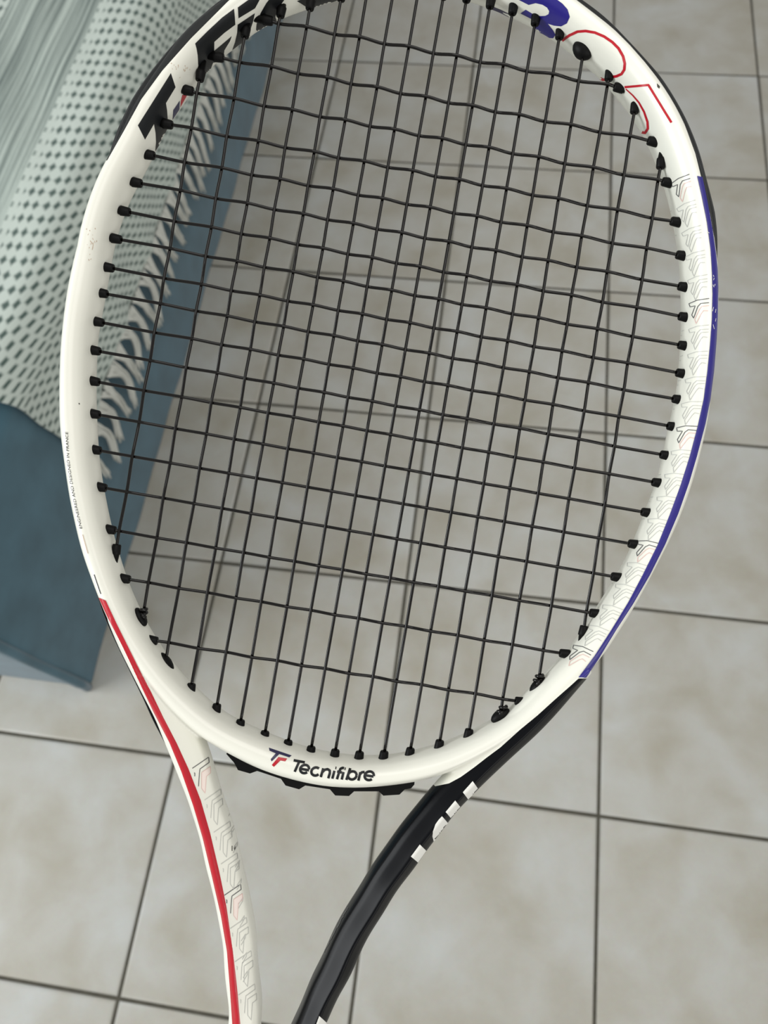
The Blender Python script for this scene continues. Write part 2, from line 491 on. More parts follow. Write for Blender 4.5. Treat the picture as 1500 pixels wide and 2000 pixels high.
OUT_L = [(448, 0), (373, 75), (317, 138), (276, 194), (243, 254), (209, 317), (187, 373), (160.5, 448), (145.6, 500), (130, 573), (122, 637), (117, 700), (116, 750), (116, 817), (118, 850), (125, 900), (132, 947), (138, 984), (150, 1038), (162, 1086), (180, 1134), (198, 1182)]
OUT_B = [(229, 1250), (275, 1322), (335, 1392), (395, 1443), (447, 1472), (500, 1500), (550, 1517), (600, 1530), (643, 1537), (690, 1539), (733, 1537), (773, 1533), (807, 1528), (843, 1521), (905, 1497), (980, 1455), (1060, 1400), (1125, 1340), (1175, 1285)]
OUT_R = [(1203, 1242), (1230, 1200), (1254, 1158), (1278, 1113), (1302, 1068), (1320, 1029), (1338, 984), (1351.5, 945), (1362, 909), (1372.5, 867), (1381.5, 825), (1387.5, 780), (1392.5, 737.5), (1397.5, 687.5), (1401, 637), (1404, 600), (1402.5, 562), (1402, 507), (1398, 470), (1391, 420), (1375, 340), (1362, 300), (1336, 240), (1316, 200), (1290, 160), (1260, 122), (1230, 88), (1196, 54), (1160, 26), (1126, 0)]
OUT_T = [(1060, -36), (980, -66), (890, -86), (800, -92), (710, -86), (620, -68), (530, -38)]
INN = [(640, 6), (616, 14), (590, 23), (550, 37), (500, 62), (480, 80), (452, 100), (420, 124), (396, 152), (351, 216), (321, 261), (301, 307), (279, 349), (260, 381), (241, 427), (225, 480), (215, 539), (205, 592), (193, 653), (190.7, 693), (189, 747), (190, 813), (193, 880), (200, 933), (212, 997), (222.7, 1045), (244, 1117), (268, 1176), (294.7, 1229), (340, 1296), (385, 1344), (436, 1389), (467, 1405), (500, 1420), (533, 1434), (573, 1450), (617, 1463), (667, 1472), (720, 1475), (767, 1473), (847, 1455), (900, 1435), (956.7, 1407), (1007, 1372.7), (1034, 1346), (1084.7, 1290), (1107, 1272), (1140, 1224), (1170, 1176), (1203, 1122), (1227, 1080), (1245, 1035), (1263, 987), (1281, 939), (1291.5, 900), (1300.5, 852), (1311, 807), (1314, 790), (1322.5, 750), (1326, 700), (1329, 650), (1329, 600), (1328, 562), (1326, 525), (1322.5, 487.5), (1316, 450), (1309, 412), (1297.5, 370), (1285, 332), (1271, 300), (1260, 274), (1240, 240), (1220, 212), (1194, 180), (1172, 154), (1140, 128), (1100, 94), (1050, 60), (997, 35), (960, 19), (930, 8), (890, -3), (850, -8), (800, -11), (740, -10), (690, -4)]
HC = np.array((770.0, 720.0))
def ray_poly(poly, th):
    d = np.array((math.cos(th), math.sin(th)))
    best = None
    for i in range(len(poly)):
        a = np.array(poly[i], float) - HC; b = np.array(poly[(i + 1) % len(poly)], float) - HC
        e = b - a
        det = d[0] * (-e[1]) + e[0] * d[1]
        if abs(det) < 1e-9: continue
        t = (a[0] * (-e[1]) + e[0] * a[1]) / det
        s = (d[0] * a[1] - d[1] * a[0]) / det
        if t > 0 and -1e-6 <= s <= 1 + 1e-6 and (best is None or t > best):
            best = t
    return best
NS = 260
ths = [2 * math.pi * k / NS for k in range(NS)]
OUTP = OUT_L + OUT_B + OUT_R + OUT_T
ro = smooth_list([ray_poly(OUTP, t) for t in ths], 3, True)
ri = smooth_list([ray_poly(INN, t) for t in ths], 3, True)

def ring_mesh(stations, closed):
    """stations: list of (centre Vector2, outward normal 2, a, b, sec) -> verts, faces"""
    n = len(stations[0][4]); vs, fs = [], []
    for c, nn, a, b, sec in stations:
        for r, z in sec:
            vs.append((c[0] + nn[0] * a * r, c[1] + nn[1] * a * r, b * z))
    m = len(stations)
    for i in range(m if closed else m - 1):
        i2 = (i + 1) % m
        for k in range(n):
            k2 = (k + 1) % n
            fs.append((i * n + k, i * n + k2, i2 * n + k2, i2 * n + k))
    if not closed:
        fs.append(tuple(range(n - 1, -1, -1))); fs.append(tuple(range((m - 1) * n, m * n)))
    return vs, fs

mid = [HC + np.array((math.cos(t), math.sin(t))) * (a + b) / 2 for t, a, b in zip(ths, ro, ri)]
hoop_st = []
HOOP = []          # (mid px, tangent) kept for placing prints and the guard
for k in range(NS):
    tg = mid[(k + 1) % NS] - mid[k - 1]; tg /= np.linalg.norm(tg)
    nn = np.array((-tg[1], tg[0]))
    if np.dot(nn, mid[k] - HC) < 0: nn = -nn
    dr = np.array((math.cos(ths[k]), math.sin(ths[k])))
    cosd = float(np.dot(dr, nn))
    half = (ro[k] - ri[k]) / 2 * cosd
    nl = np.array((nn[0], -nn[1]))
    ml = np.array(((mid[k][0] - 750) * K, -(mid[k][1] - 1000) * K))
    base = float(np.dot(ml, nl)); tang = ml - nl * base
    bot = max(0.0, math.sin(ths[k])) ** 4
    b = 0.0112 - 0.0015 * bot
    h, a = solve(base + half * K, base - half * K, SEC_HOOP, b)
    if math.sin(ths[k]) < -0.1:
        am = 0.0050
        if a < am:                                   # guard hides the outer flank there: keep the beam width, trust the inner edge
            h2 = base - half * K
            lo = (-am * SEC_HOOP[:, 0])
            hh = h
            for _ in range(30):
                hh += (base - half * K) - ((hh + am * SEC_HOOP[:, 0]) / (1 - b * SEC_HOOP[:, 1] / D)).min()
            h, a = hh, am
    hoop_st.append((tang + nl * h, nl, a, b, SEC_HOOP))
V1 = ring_mesh(hoop_st, True)

def interp(pl, y):
    ys = [p[1] for p in pl]; xs = [p[0] for p in pl]
    return float(np.interp(y, ys, xs))
ARM_L_O = [(205, 1200), (228, 1257), (255, 1311), (297, 1394), (313, 1430), (338, 1490), (363, 1550), (384, 1620), (398, 1672), (410, 1720), (424, 1786), (437, 1860), (442, 1925), (446, 1990), (444, 2060), (437, 2130), (428, 2200), (416, 2300)]
ARM_L_I = [(270, 1200), (305, 1270), (345, 1340), (385, 1400), (405, 1447), (417, 1480), (433, 1543), (450, 1593), (467, 1643), (482, 1717), (493, 1770), (503, 1833), (508, 1900), (512, 1983), (509, 2060), (501, 2130), (493, 2200), (484, 2300)]
ARM_R_O = [(1170, 1297), (1147, 1325), (1123, 1353), (1100, 1380), (1073, 1410), (1040, 1443), (1007, 1473), (967, 1510), (933, 1541), (900, 1577), (867, 1617), (843, 1649), (807, 1698), (784, 1728), (760, 1765), (736, 1803), (712, 1846), (688, 1894), (670, 1930), (652, 1968), (640, 1993), (609, 2060), (585, 2130), (567, 2200), (548, 2300)]
ARM_R_I = [(1100, 1290), (1060, 1318), (1010, 1365), (965, 1410), (930, 1440), (900, 1470), (872, 1502), (845, 1537), (820, 1561), (790, 1600), (754, 1647), (721, 1699), (694, 1741), (670, 1783), (649, 1819), (628, 1861), (610, 1906), (592, 1945), (574, 1990), (547, 2060), (526, 2130), (507, 2200), (488, 2300)]
def resample(pl, n, it=4):
    p = np.array(pl, float)
    d = np.r_[0, np.cumsum(np.linalg.norm(np.diff(p, axis=0), axis=1))]
    t = np.linspace(0, d[-1], n)
    return smooth_list(np.c_[np.interp(t, d, p[:, 0]), np.interp(t, d, p[:, 1])], it, False)
def arm(po, pi, n, side):
    """side +1: outside lies to the right of the picture"""
    mo, mi = resample(po, n), resample(pi, n)
    # pair every outer point with the inner point along the local normal
    st = []
    c = smooth_list((mo + mi) / 2, 6, False)
    for k in range(n):
        tg = c[min(k + 1, n - 1)] - c[max(k - 1, 0)]; tg /= np.linalg.norm(tg)
        nn = np.array((-tg[1], tg[0]))
        if nn[0] * side < 0: nn = -nn
        def hit(poly):
            best = None
            for i in range(len(poly) - 1):
                a = poly[i] - c[k]; e = poly[i + 1] - poly[i]
                # solve  s*nn = a + u*e   (with slack at the ends)
                det = -nn[0] * e[1] + e[0] * nn[1]
                if abs(det) < 1e-9: continue
                s = (-a[0] * e[1] + e[0] * a[1]) / det
                u = (nn[0] * a[1] - nn[1] * a[0]) / det
                lo, hi = (-9 if i == 0 else 0), (10 if i == len(poly) - 2 else 1)
                if lo <= u <= hi and (best is None or abs(s) < abs(best)): best = s
            return best
        wo, wi = hit(mo), hit(mi)
        wo = 32 if wo is None or wo < 10 else min(wo, 46)
        wi = -32 if wi is None or wi > -10 else max(wi, -46)
        nl = np.array((nn[0], -nn[1]))
        ml = np.array(((c[k][0] - 750) * K, -(c[k][1] - 1000) * K))
        base = float(np.dot(ml, nl)); tang = ml - nl * base
        st.append([tang, nl, base + wo * K, base + wi * K])
    for q in (2, 3):
        arr = smooth_list([s[q] for s in st], 3, False)
        for s, x in zip(st, arr): s[q] = x
    out = []
    for i, (tang, nl, so, si) in enumerate(st):
        b = 0.0108
        h, a = solve(so, si, SEC_ARM, b)
        out.append((tang + nl * h, nl, a, b, SEC_ARM))
    return out
st_l = arm(ARM_L_O, ARM_L_I, 90, -1)
st_r = arm(ARM_R_O, ARM_R_I, 90, +1)
VL = ring_mesh(st_l, False); VR = ring_mesh(st_r, False)

raw = from_pd('raw_frame', *join([V1, VL, VR]), None, None)
bm = bmesh.new(); bm.from_mesh(raw.data)
isl = bm.faces[:]
bmesh.ops.recalc_face_normals(bm, faces=isl)
bm.to_mesh(raw.data); bm.free()
rm = raw.modifiers.new('union', 'REMESH'); rm.mode = 'VOXEL'; rm.voxel_size = 0.00055
sm = raw.modifiers.new('smooth', 'SMOOTH'); sm.factor = 0.5; sm.iterations = 7
dg = bpy.context.evaluated_depsgraph_get()
fm = bpy.data.meshes.new_from_object(raw.evaluated_get(dg))
bpy.data.objects.remove(raw)
FV = np.zeros(len(fm.vertices) * 3); fm.vertices.foreach_get('co', FV); FV = FV.reshape(-1, 3)
fm.calc_loop_triangles()
FT = np.zeros(len(fm.loop_triangles) * 3, int); fm.loop_triangles.foreach_get('vertices', FT); FT = FT.reshape(-1, 3)
BVH = BVHTree.FromPolygons([Vector(v) for v in FV], [tuple(t) for t in FT])
print('frame verts', len(FV))

# black paint on the right throat arm: cut the skin along the paint line
PAINT = [(842, 1528), (850, 1535.5), (877, 1530), (900, 1517.5), (927, 1498), (950, 1480), (977, 1460), (1017, 1424), (1050, 1397), (1083, 1367), (1117, 1337), (1130, 1325), (1200, 1326), (1240, 1500), (900, 2350), (497, 2350), (512, 2160), (560, 1950), (700, 1640), (815, 1545)]
def poly_sd(pts, poly):
    poly = np.array(poly, float); x, y = pts[:, 0], pts[:, 1]
    d = np.full(len(pts), 1e9); ins = np.zeros(len(pts), bool)
    for i in range(len(poly)):
        a, b = poly[i], poly[(i + 1) % len(poly)]
        e = b - a; t = np.clip(((x - a[0]) * e[0] + (y - a[1]) * e[1]) / (e @ e), 0, 1)
        d = np.minimum(d, np.hypot(x - a[0] - t * e[0], y - a[1] - t * e[1]))
        c = (a[1] > y) != (b[1] > y)
        if abs(e[1]) > 1e-12: ins ^= c & (x < a[0] + e[0] * (y - a[1]) / e[1])
    return np.where(ins, d, -d)
uvp = np.c_[750 + FV[:, 0] / (1 - FV[:, 2] / D) / K, 1000 - FV[:, 1] / (1 - FV[:, 2] / D) / K]
newv = list(FV); UVP = list(uvp)
def paint_cut(tris, poly):
    """split triangles along the outline of poly; returns (inside, outside)"""
    tris = np.array(tris)
    g = poly_sd(np.array(UVP), poly)
    gt = g[tris]
    pos_t, neg_t = (gt > 0).all(1), (gt <= 0).all(1)
    cache = {}
    def cutv(i, j):
        key = (min(i, j), max(i, j))
        if key not in cache:
            t = g[i] / (g[i] - g[j]); cache[key] = len(newv)
            newv.append(newv[i] + (newv[j] - newv[i]) * t); UVP.append(UVP[i] + (UVP[j] - UVP[i]) * t)
        return cache[key]
    ins, out = [tuple(t) for t in tris[pos_t]], [tuple(t) for t in tris[neg_t]]
    for tri in tris[~(pos_t | neg_t)]:
        for k in range(3):
            a, b, c = tri[k], tri[(k + 1) % 3], tri[(k + 2) % 3]
            if (g[a] > 0) != (g[b] > 0) and (g[a] > 0) != (g[c] > 0):
                ab, ac = cutv(a, b), cutv(a, c)
                one, two = (ins, out) if g[a] > 0 else (out, ins)
                one.append((a, ab, ac)); two.append((ab, b, c)); two.append((ab, c, ac))
                break
    return ins, out
bl, wh = paint_cut(FT, PAINT)
LIP = [(203, 312), (209, 314), (243, 254), (276, 194), (317, 138), (373, 75), (448, 0), (530, -42), (620, -72), (710, -88), (800, -93), (890, -88), (980, -68), (1060, -38), (1126, 0), (1160, 26), (1196, 54), (1230, 88), (1260, 122), (1290, 160), (1316, 200), (1336, 240), (1358, 300), (1368, 340), (1386, 415), (1395, 465), (1402, 515), (1406, 545)]
LIP += [(1500, 545), (1500, -300), (100, -300), (100, 312)]
lip, wh = paint_cut(wh, LIP)
def compact(tris):
    t = np.array(tris); u, inv = np.unique(t, return_inverse=True)
    return np.array(newv)[u], inv.reshape(-1, 3)
def np_mesh(name, vs, fs, m, parent):
    me = bpy.data.meshes.new(name)
    me.vertices.add(len(vs)); me.vertices.foreach_set('co', np.asarray(vs, np.float32).ravel())
    me.loops.add(len(fs) * 3); me.loops.foreach_set('vertex_index', np.asarray(fs, np.int32).ravel())
    me.polygons.add(len(fs)); me.polygons.foreach_set('loop_start', np.arange(len(fs), dtype=np.int32) * 3)
    me.polygons.foreach_set('loop_total', np.full(len(fs), 3, np.int32))
    me.update(calc_edges=True)
    return link(name, me, m, parent)
frame = np_mesh('frame', *compact(wh), M_WHITE, racket)
frame['label'] = 'white lacquered hoop, bridge and left throat arm'
arm_b = np_mesh('throat_arm', *compact(bl), M_BLACK, racket)
arm_b['label'] = 'glossy black right throat arm'
bpy.data.meshes.remove(fm)

# ---- prints: thin inked skins laid on the frame
EYE_L = Vector((0, 0, D))
def on_frame(u, v, lift):
    d = (P(u, v) - EYE_L).normalized()
    hit, nrm, _, _ = BVH.ray_cast(EYE_L, d)
    if hit is None:
        return None
    if nrm.dot(d) > 0: nrm = -nrm
    return hit + nrm * lift
def skin(verts2, faces, name, m, parent, lift):
    pts = [on_frame(u, v, lift) for u, v in verts2]
    used = {}; vs = []; fs = []
    for f in faces:
        if any(pts[i] is None for i in f): continue
        q = [pts[i] for i in f]
        if max((q[i] - q[i - 1]).length for i in range(len(q))) > 0.006: continue
        for i in f:
            if i not in used: used[i] = len(vs); vs.append(pts[i])
        fs.append(tuple(used[i] for i in f))
    if not fs: return None
    return from_pd(name, vs, fs, m, parent)
def dense(pl, step, closed=False):
    out = []
    n = len(pl)
    for i in range(n if closed else n - 1):
        a, b = np.array(pl[i], float), np.array(pl[(i + 1) % n], float)
        k = max(1, int(math.ceil(np.linalg.norm(b - a) / step)))
        for q in range(k): out.append(tuple(a + (b - a) * q / k))
    if not closed: out.append(tuple(map(float, pl[-1])))
    return out
def fill2d(poly, step=2.6):
    bd = dense(poly, step, True)
    n = len(bd)
    vv = [Vector(p) for p in bd]
    xs = [p[0] for p in bd]; ys = [p[1] for p in bd]
    gx = np.arange(min(xs) + step / 2, max(xs), step); gy = np.arange(min(ys) + step / 2, max(ys), step)
    if len(gx) and len(gy):
        G = np.array([(a, b) for a in gx for b in gy]); G = G[poly_sd(G, bd) > step * 0.45]
        vv += [Vector(p) for p in G]
    r = delaunay_2d_cdt(vv, [(i, (i + 1) % n) for i in range(n)], [], 1, 1e-4)
    return [tuple(v) for v in r[0]], [tuple(f) for f in r[2]]
def stroke2d(pl, w, step=3.0, closed=False):
    d = dense(pl, step, closed)
    if closed: d.append(d[0])
    d = np.array(d); vs, fs = [], []
    for i in range(len(d)):
        t = d[min(i + 1, len(d) - 1)] - d[max(i - 1, 0)]; t = t / (np.linalg.norm(t) + 1e-9)
        nn = np.array((-t[1], t[0])) * (w[0] + (w[1] - w[0]) * i / (len(d) - 1) if isinstance(w, tuple) else w) / 2
        vs += [tuple(d[i] + nn), tuple(d[i] - nn)]
    for i in range(len(d) - 1): fs.append((2 * i, 2 * i + 1, 2 * i + 3, 2 * i + 2))
    return vs, fs
def prnt(name, shapes, m, parent=None, lift=0.00010, label=None):
    o = skin(*join(shapes), name, m, parent or frame, lift)
    if o is not None and name in ('scuff', 'pattern'): o['kind'] = 'stuff'
    if o is not None and label: o['label'] = label
    return o
def Z(pts, ox, oy, s): return [(ox + x / s, oy + y / s) for x, y in pts]
def arc(cx, cy, rx, ry, a0, a1, n=16, sh=0.0):
    r = []
    for k in range(n + 1):
        a = math.radians(a0 + (a1 - a0) * k / n)
        y = -ry * math.sin(a)
        r.append((cx + rx * math.cos(a) - sh * y, cy + y))
    return r

# stripes
blue_l = Z([(845, 175), (880, 330), (920, 530), (950, 750), (962, 950), (965, 1100), (960, 1300), (945, 1500), (925, 1700), (905, 1850)], 1150, 300, 4) + Z([(1080, 0), (1040, 180), (990, 370), (930, 560), (860, 750), (780, 950), (680, 1150), (590, 1320), (480, 1500), (370, 1670), (265, 1810)], 1050, 780, 3.3333)
blue_r = Z([(885, 185), (925, 380), (965, 600), (990, 780), (1003, 900), (1008, 1050), (1005, 1250), (995, 1450), (975, 1700), (955, 1850)], 1150, 300, 4) + Z([(1122, 0), (1090, 160), (1035, 370), (985, 540), (915, 740), (830, 940), (730, 1140), (620, 1330), (510, 1500), (400, 1680), (315, 1810)], 1050, 780, 3.3333)
red_l = [(193.5, 1167), (210, 1203), (240, 1263), (270, 1326), (300, 1389), (331.7, 1450), (355, 1506.7), (378, 1573), (396.7, 1636.7), (415, 1713), (432, 1786.7), (444, 1857), (450, 1933), (454.5, 2000), (457, 2060)]
red_r = [(207, 1173), (228, 1218), (261, 1284), (294, 1350), (318, 1400), (345, 1452), (368, 1502), (391.7, 1563), (410, 1626.7), (428, 1703), (441.7, 1770), (455, 1860), (463, 1933), (469, 2000), (472, 2060)]
def ribbon(pa, pb, n, cols=5):
    a, b = resample(pa, n, 2), resample(pb, n, 2)
    vs = [tuple(a[i] + (b[i] - a[i]) * c / cols) for i in range(n) for c in range(cols + 1)]
    w = cols + 1
    fs = [(i * w + c, i * w + c + 1, (i + 1) * w + c + 1, (i + 1) * w + c) for i in range(n - 1) for c in range(cols)]
    return vs, fs
prnt('stripe', [ribbon(blue_l, blue_r, 520, 10)], M_BLUE, lift=0.0002, label='dark blue stripe along the right side of the hoop')
prnt('stripe', [ribbon(red_l, red_r, 480, 10)], M_RED, lift=0.0002, label='red stripe down the left throat arm')

# big lettering at the head
s5 = lambda p: Z(p, 380, 0, 5)
s87 = lambda p: Z(p, 260, 100, 8.695)
T_ = s87([(640, 372), (718, 610), (555, 880), (575, 1010), (585, 1160), (600, 1310), (570, 1330), (480, 1530), (375, 1700), (388, 1540), (380, 1390), (352, 1235), (200, 1500), (80, 1260)])
prnt('letter', [fill2d(T_)], M_INK, label='black letter on the upper left of the hoop')
F_ = s5([(5, 425), (130, 300), (270, 170), (385, 85), (392, 160), (397, 240), (290, 320), (192, 408), (190, 497), (270, 430), (362, 352), (345, 400), (290, 490), (285, 540), (240, 600), (180, 612), (150, 690), (100, 742), (35, 775), (20, 740), (35, 640), (30, 540), (18, 470)])
prnt('letter', [fill2d(F_)], M_INK)
prnt('letter', [fill2d(s5([(422, 72), (530, -5), (640, -12), (590, 80), (428, 178)])),
                fill2d(s5([(420, 240), (588, 128), (572, 205), (535, 315), (538, 345), (490, 402), (430, 440), (368, 488), (395, 410), (415, 320)]))], M_INK)
prnt('letter', [fill2d(s5([(735, -15), (885, -15), (838, 50), (800, 120), (788, 165), (803, 200), (770, 232), (690, 272), (622, 312), (600, 290), (605, 235), (645, 125), (700, 30)]))], M_INK)
prnt('letter', [fill2d(s5([(1000, 10), (1060, -15), (1440, -15), (1360, 15), (1250, 52), (1180, 82), (1150, 100), (1115, 85), (1050, 40)]))], M_INK)
prnt('emblem', [fill2d(s87([(790, 838), (785, 985), (668, 1165), (680, 1000)]), 2.5)], M_NAVY)
prnt('emblem', [fill2d(s87([(835, 740), (915, 745), (800, 950), (808, 845)]), 2.5)], M_RED)
R_ = Z([(440, -20), (640, 82), (760, 52), (880, 80), (960, 130), (995, 190), (985, 240), (930, 270), (850, 275), (720, 245), (590, 165), (500, 230), (690, 325), (790, 540), (900, 592), (1000, 652), (1060, 657), (1105, 600), (1060, 520), (970, 405), (1080, 440), (1200, 452), (1300, 400), (1350, 290), (1310, 160), (1220, 60), (1130, -5), (1100, -40)], 960, 0, 8.8235)
prnt('letter', [fill2d(R_, 3)], M_BLUE, label='dark blue letter on the upper right of the hoop')
sR = lambda p: Z(p, 1100, 0, 5)
n3 = sR([(-10, 396), (60, 345), (140, 308), (220, 302), (310, 318), (400, 357), (480, 412), (540, 472), (585, 550), (602, 620), (597, 680), (570, 722), (520, 744), (480, 750), (430, 775), (390, 778), (350, 758)])
n5a = sR([(600, 850), (720, 840), (832, 830), (900, 942), (980, 1072), (1057, 1197)])
n5b = sR([(612, 868), (680, 930), (740, 1000), (790, 1090), (824, 1190), (828, 1255), (800, 1298), (770, 1290), (745, 1268)])
prnt('digit', [stroke2d(n3, 5.2)], M_RED, label='thin red outlined digit on the upper right of the hoop')
prnt('digit', [stroke2d(n5a, 4.4), stroke2d(n5b, (2.2, 5.6))], M_RED)
prnt('lettering', [stroke2d([(958, 14), (978, 22), (998, 32)], 6)], M_NAVY)

# logo and name on the bridge
sL = lambda p: Z(p, 500, 1440, 5.769)
prnt('logo', [fill2d(sL([(145, 118), (402, 206), (375, 228), (262, 190), (212, 240), (175, 272), (166, 246), (222, 182), (152, 152)]), 2.5)], M_NAVY, label='navy upper half of the small emblem on the bridge')
prnt('logo', [fill2d(sL([(252, 222), (352, 240), (330, 272), (276, 262), (202, 332), (178, 312)]), 2.5)], M_RED, label='red lower half of the small emblem on the bridge')
W = 5.0
def TX(strokes): return [stroke2d(sL(s), W, 1.5) for s in strokes]
sh = 0.22
letters = [
    [[(424, 260), (550, 284)], [(488, 272), (436, 388)]],
    [[(508, 356), (598, 372)], arc(548, 358, 50, 46, -5, 310, 18, 0.1)],
    [arc(672, 386, 48, 45, 45, 318, 16, 0.1)],
    [[(758, 350), (730, 448)], [(750, 392), (772, 368), (806, 360), (832, 376), (832, 405), (814, 462)]],
    [[(884, 378), (860, 466)]],
    [[(912, 472), (940, 384), (952, 356), (976, 346), (992, 350)], [(914, 386), (968, 398)]],
    [[(986, 392), (966, 476)]],
    [[(1062, 350), (1018, 480)], arc(1085, 430, 48, 45, 0, 360, 20, 0.1)],
    [[(1176, 394), (1154, 488)], [(1170, 420), (1192, 396), (1224, 392)]],
    [[(1228, 428), (1324, 442)], arc(1276, 434, 52, 48, -5, 310, 18, 0.1)],
]
for i, lt in enumerate(letters):
    sh_ = TX(lt)
    if i == 4: sh_.append(stroke2d(sL([(894, 346), (906, 348)]), 5.2, 1))
    if i == 6: sh_.append(stroke2d(sL([(998, 356), (1010, 358)]), 5.2, 1))
    prnt('letter', sh_, M_INK, lift=0.00012)

# small line of capitals up the left side
def small_text(txt, path, height, m):
    cu = bpy.data.curves.new('text', 'FONT'); cu.body = txt; cu.size = 1.0; cu.shear = 0.15
    to = bpy.data.objects.new('text', cu); COL.objects.link(to)
    me = bpy.data.meshes.new_from_object(to.evaluated_get(bpy.context.evaluated_depsgraph_get()))
    bpy.data.objects.remove(to)
    co = [v.co.copy() for v in me.vertices]; fs = [tuple(p.vertices) for p in me.polygons]
    bpy.data.meshes.remove(me)
    x1 = max(c.x for c in co)
    p = np.array(path, float); d = np.r_[0, np.cumsum(np.linalg.norm(np.diff(p, axis=0), axis=1))]
    out = []
    for c in co:
        s = c.x / x1 * d[-1]
        q = np.array((np.interp(s, d, p[:, 0]), np.interp(s, d, p[:, 1])))
        q2 = np.array((np.interp(min(s + 2, d[-1]), d, p[:, 0]), np.interp(min(s + 2, d[-1]), d, p[:, 1])))
        q0 = np.array((np.interp(max(s - 2, 0), d, p[:, 0]), np.interp(max(s - 2, 0), d, p[:, 1])))
        t = (q2 - q0) / np.linalg.norm(q2 - q0)
        out.append(tuple(q + np.array((t[1], -t[0])) * c.y * height))
    return out, fs
o = prnt('lettering', [small_text('ENGINEERED AND DESIGNED IN FRANCE', [(161, 1033), (150, 985), (141.5, 940), (136, 900), (133, 843)], 7.6, M_INKL)], M_INK, lift=0.00014, label='tiny grey line of capitals up the left of the hoop')
prnt('dash', [stroke2d([(161.5, 1044), (172, 1081)], 1.8)], M_SCUFF, label='thin reddish dash')
prnt('dash', [stroke2d([(184, 1122), (197, 1160)], 1.8)], M_INK, label='thin black dash')

# outlined emblem pattern on the right of the hoop and on the left throat arm
EM_D = [(935, 1135), (845, 1150), (780, 1180), (790, 1205), (830, 1195), (805, 1268), (820, 1292), (850, 1200), (872, 1175), (935, 1168)]
EM_P = [(935, 1190), (880, 1198), (862, 1222), (828, 1300), (840, 1335), (880, 1250), (895, 1230), (930, 1232)]
EC = np.array((862.0, 1225.0))
def em(shape, c, ang, sc=1.0):
    ca, sa = math.cos(ang), math.sin(ang); out = []
    for x, y in shape:
        x, y = (x - EC[0]) / 4 * sc, (y - EC[1]) / 4 * sc
        out.append((c[0] + ca * x - sa * y, c[1] + sa * x + ca * y))
    return out
REF = [(1333, 366, -0.20), (1366, 605, 0.03), (1339.5, 851, 0.21), (1261, 1075, 0.40), (1131, 1281, 0.60)]
for x, y, a in REF:
    prnt('emblem', [stroke2d(em(EM_D, (x, y), a), 1.5)], M_INKL, lift=0.00012)
    prnt('emblem', [stroke2d(em(EM_P, (x, y), a), 1.5)], M_PINK, lift=0.00012)
faint = []
for (x0, y0, a0), (x1, y1, a1) in zip(REF, REF[1:]):
    for k in (1, 2, 3, 4):
        t = k / 5; bow = math.sin(math.pi * t)
        c = (x0 + (x1 - x0) * t + 7 * bow, y0 + (y1 - y0) * t + 3 * bow); a = a0 + (a1 - a0) * t
        faint += [stroke2d(em(EM_D, c, a), 1.3), stroke2d(em(EM_P, c, a), 1.3)]
        c2 = (c[0] - 26 * math.cos(a), c[1] - 26 * math.sin(a) + 8)
        faint += [stroke2d(em(EM_D[1:5], c2, a, 0.9), 1.2)]
prnt('pattern', faint, M_FAINT, lift=0.00012, label='faint grey repeating outline pattern')
LA = lambda p: Z(p, 360, 1450, 7.406)
LD1, LD2 = LA([(348, 215), (115, 375)]), LA([(350, 218), (357, 290), (225, 385), (218, 440), (205, 635)])
LP = LA([(375, 350), (250, 435), (250, 665), (300, 735), (318, 490), (378, 440)])
LM = LA([(140, 440), (152, 445), (150, 490)])
def shift(p, dx, dy): return [(x + dx, y + dy) for x, y in p]
for dx, dy in ((0, 0), (62.5, 248)):
    prnt('emblem', [fill2d(shift(LP, dx, dy), 3)], M_BLUSH, lift=0.00008)
    prnt('emblem', [stroke2d(shift(LD1, dx, dy), 1.5), stroke2d(shift(LD2, dx, dy), 1.5), stroke2d(shift(LM, dx, dy), 1.6)], M_INKL, lift=0.00012)
    prnt('emblem', [stroke2d(shift(LP, dx, dy), 1.3, closed=True)], M_PINK, lift=0.00012)
faint = []
for dx, dy in ((24, 62), (42, 125), (56, 187), (74, 313), (83, 378), (90, 443)):
    faint += [stroke2d(shift(q, dx, dy), 1.3, closed=c) for q, c in ((LD1, False), (LD2, False), (LP, True), (LM, False))]
for k in range(12):
    x = 416 + 5.5 * k + 20 - k * k * 0.18; y = 1500 + 36 * k
    faint += [stroke2d([(x, y + 14), (x + 9, y), (x + 8, y + 8), (x, y + 22)], 1.2)]
prnt('pattern', faint, M_FAINT, lift=0.00012, label='faint grey repeating outline pattern on the left arm')

# white print on the black arm
sA = lambda p: Z(p, 780, 1500, 8.333)
for q in ([(1195, 215), (1285, 345), (1130, 525), (1035, 395)], [(910, 530), (1000, 645), (845, 825), (755, 715)],
          [(695, 785), (785, 890), (716, 1005), (640, 1100), (556, 1192), (535, 1110), (545, 1030), (590, 915), (640, 845)],
          [(335, 1245), (435, 1345), (300, 1535), (190, 1440)]):
    prnt('letter', [fill2d(sA(q), 2.5)], M_WPRINT, arm_b, lift=0.00012, label='white block print on the black arm')
prnt('letter', [fill2d(Z([(135, 1910), (215, 1985), (195, 2060), (80, 2060)], 600, 1650, 5.716), 2.5)], M_WPRINT, arm_b, lift=0.00012)
fs_ = []
rr = random.Random(5)
for k in range(30):
    t = k / 29
    x = 676 - 45 * t - 0; y = 1776 + 85 * t
    fs_.append(stroke2d([(x + rr.uniform(-1, 1) + 2, y - 1), (x + 3 + rr.uniform(0, 2), y - 5 + rr.uniform(-1, 2))], 1.0, 1.5))
prnt('lettering', fs_, M_INKL, arm_b, lift=0.00012, label='small grey side print on the inner edge')

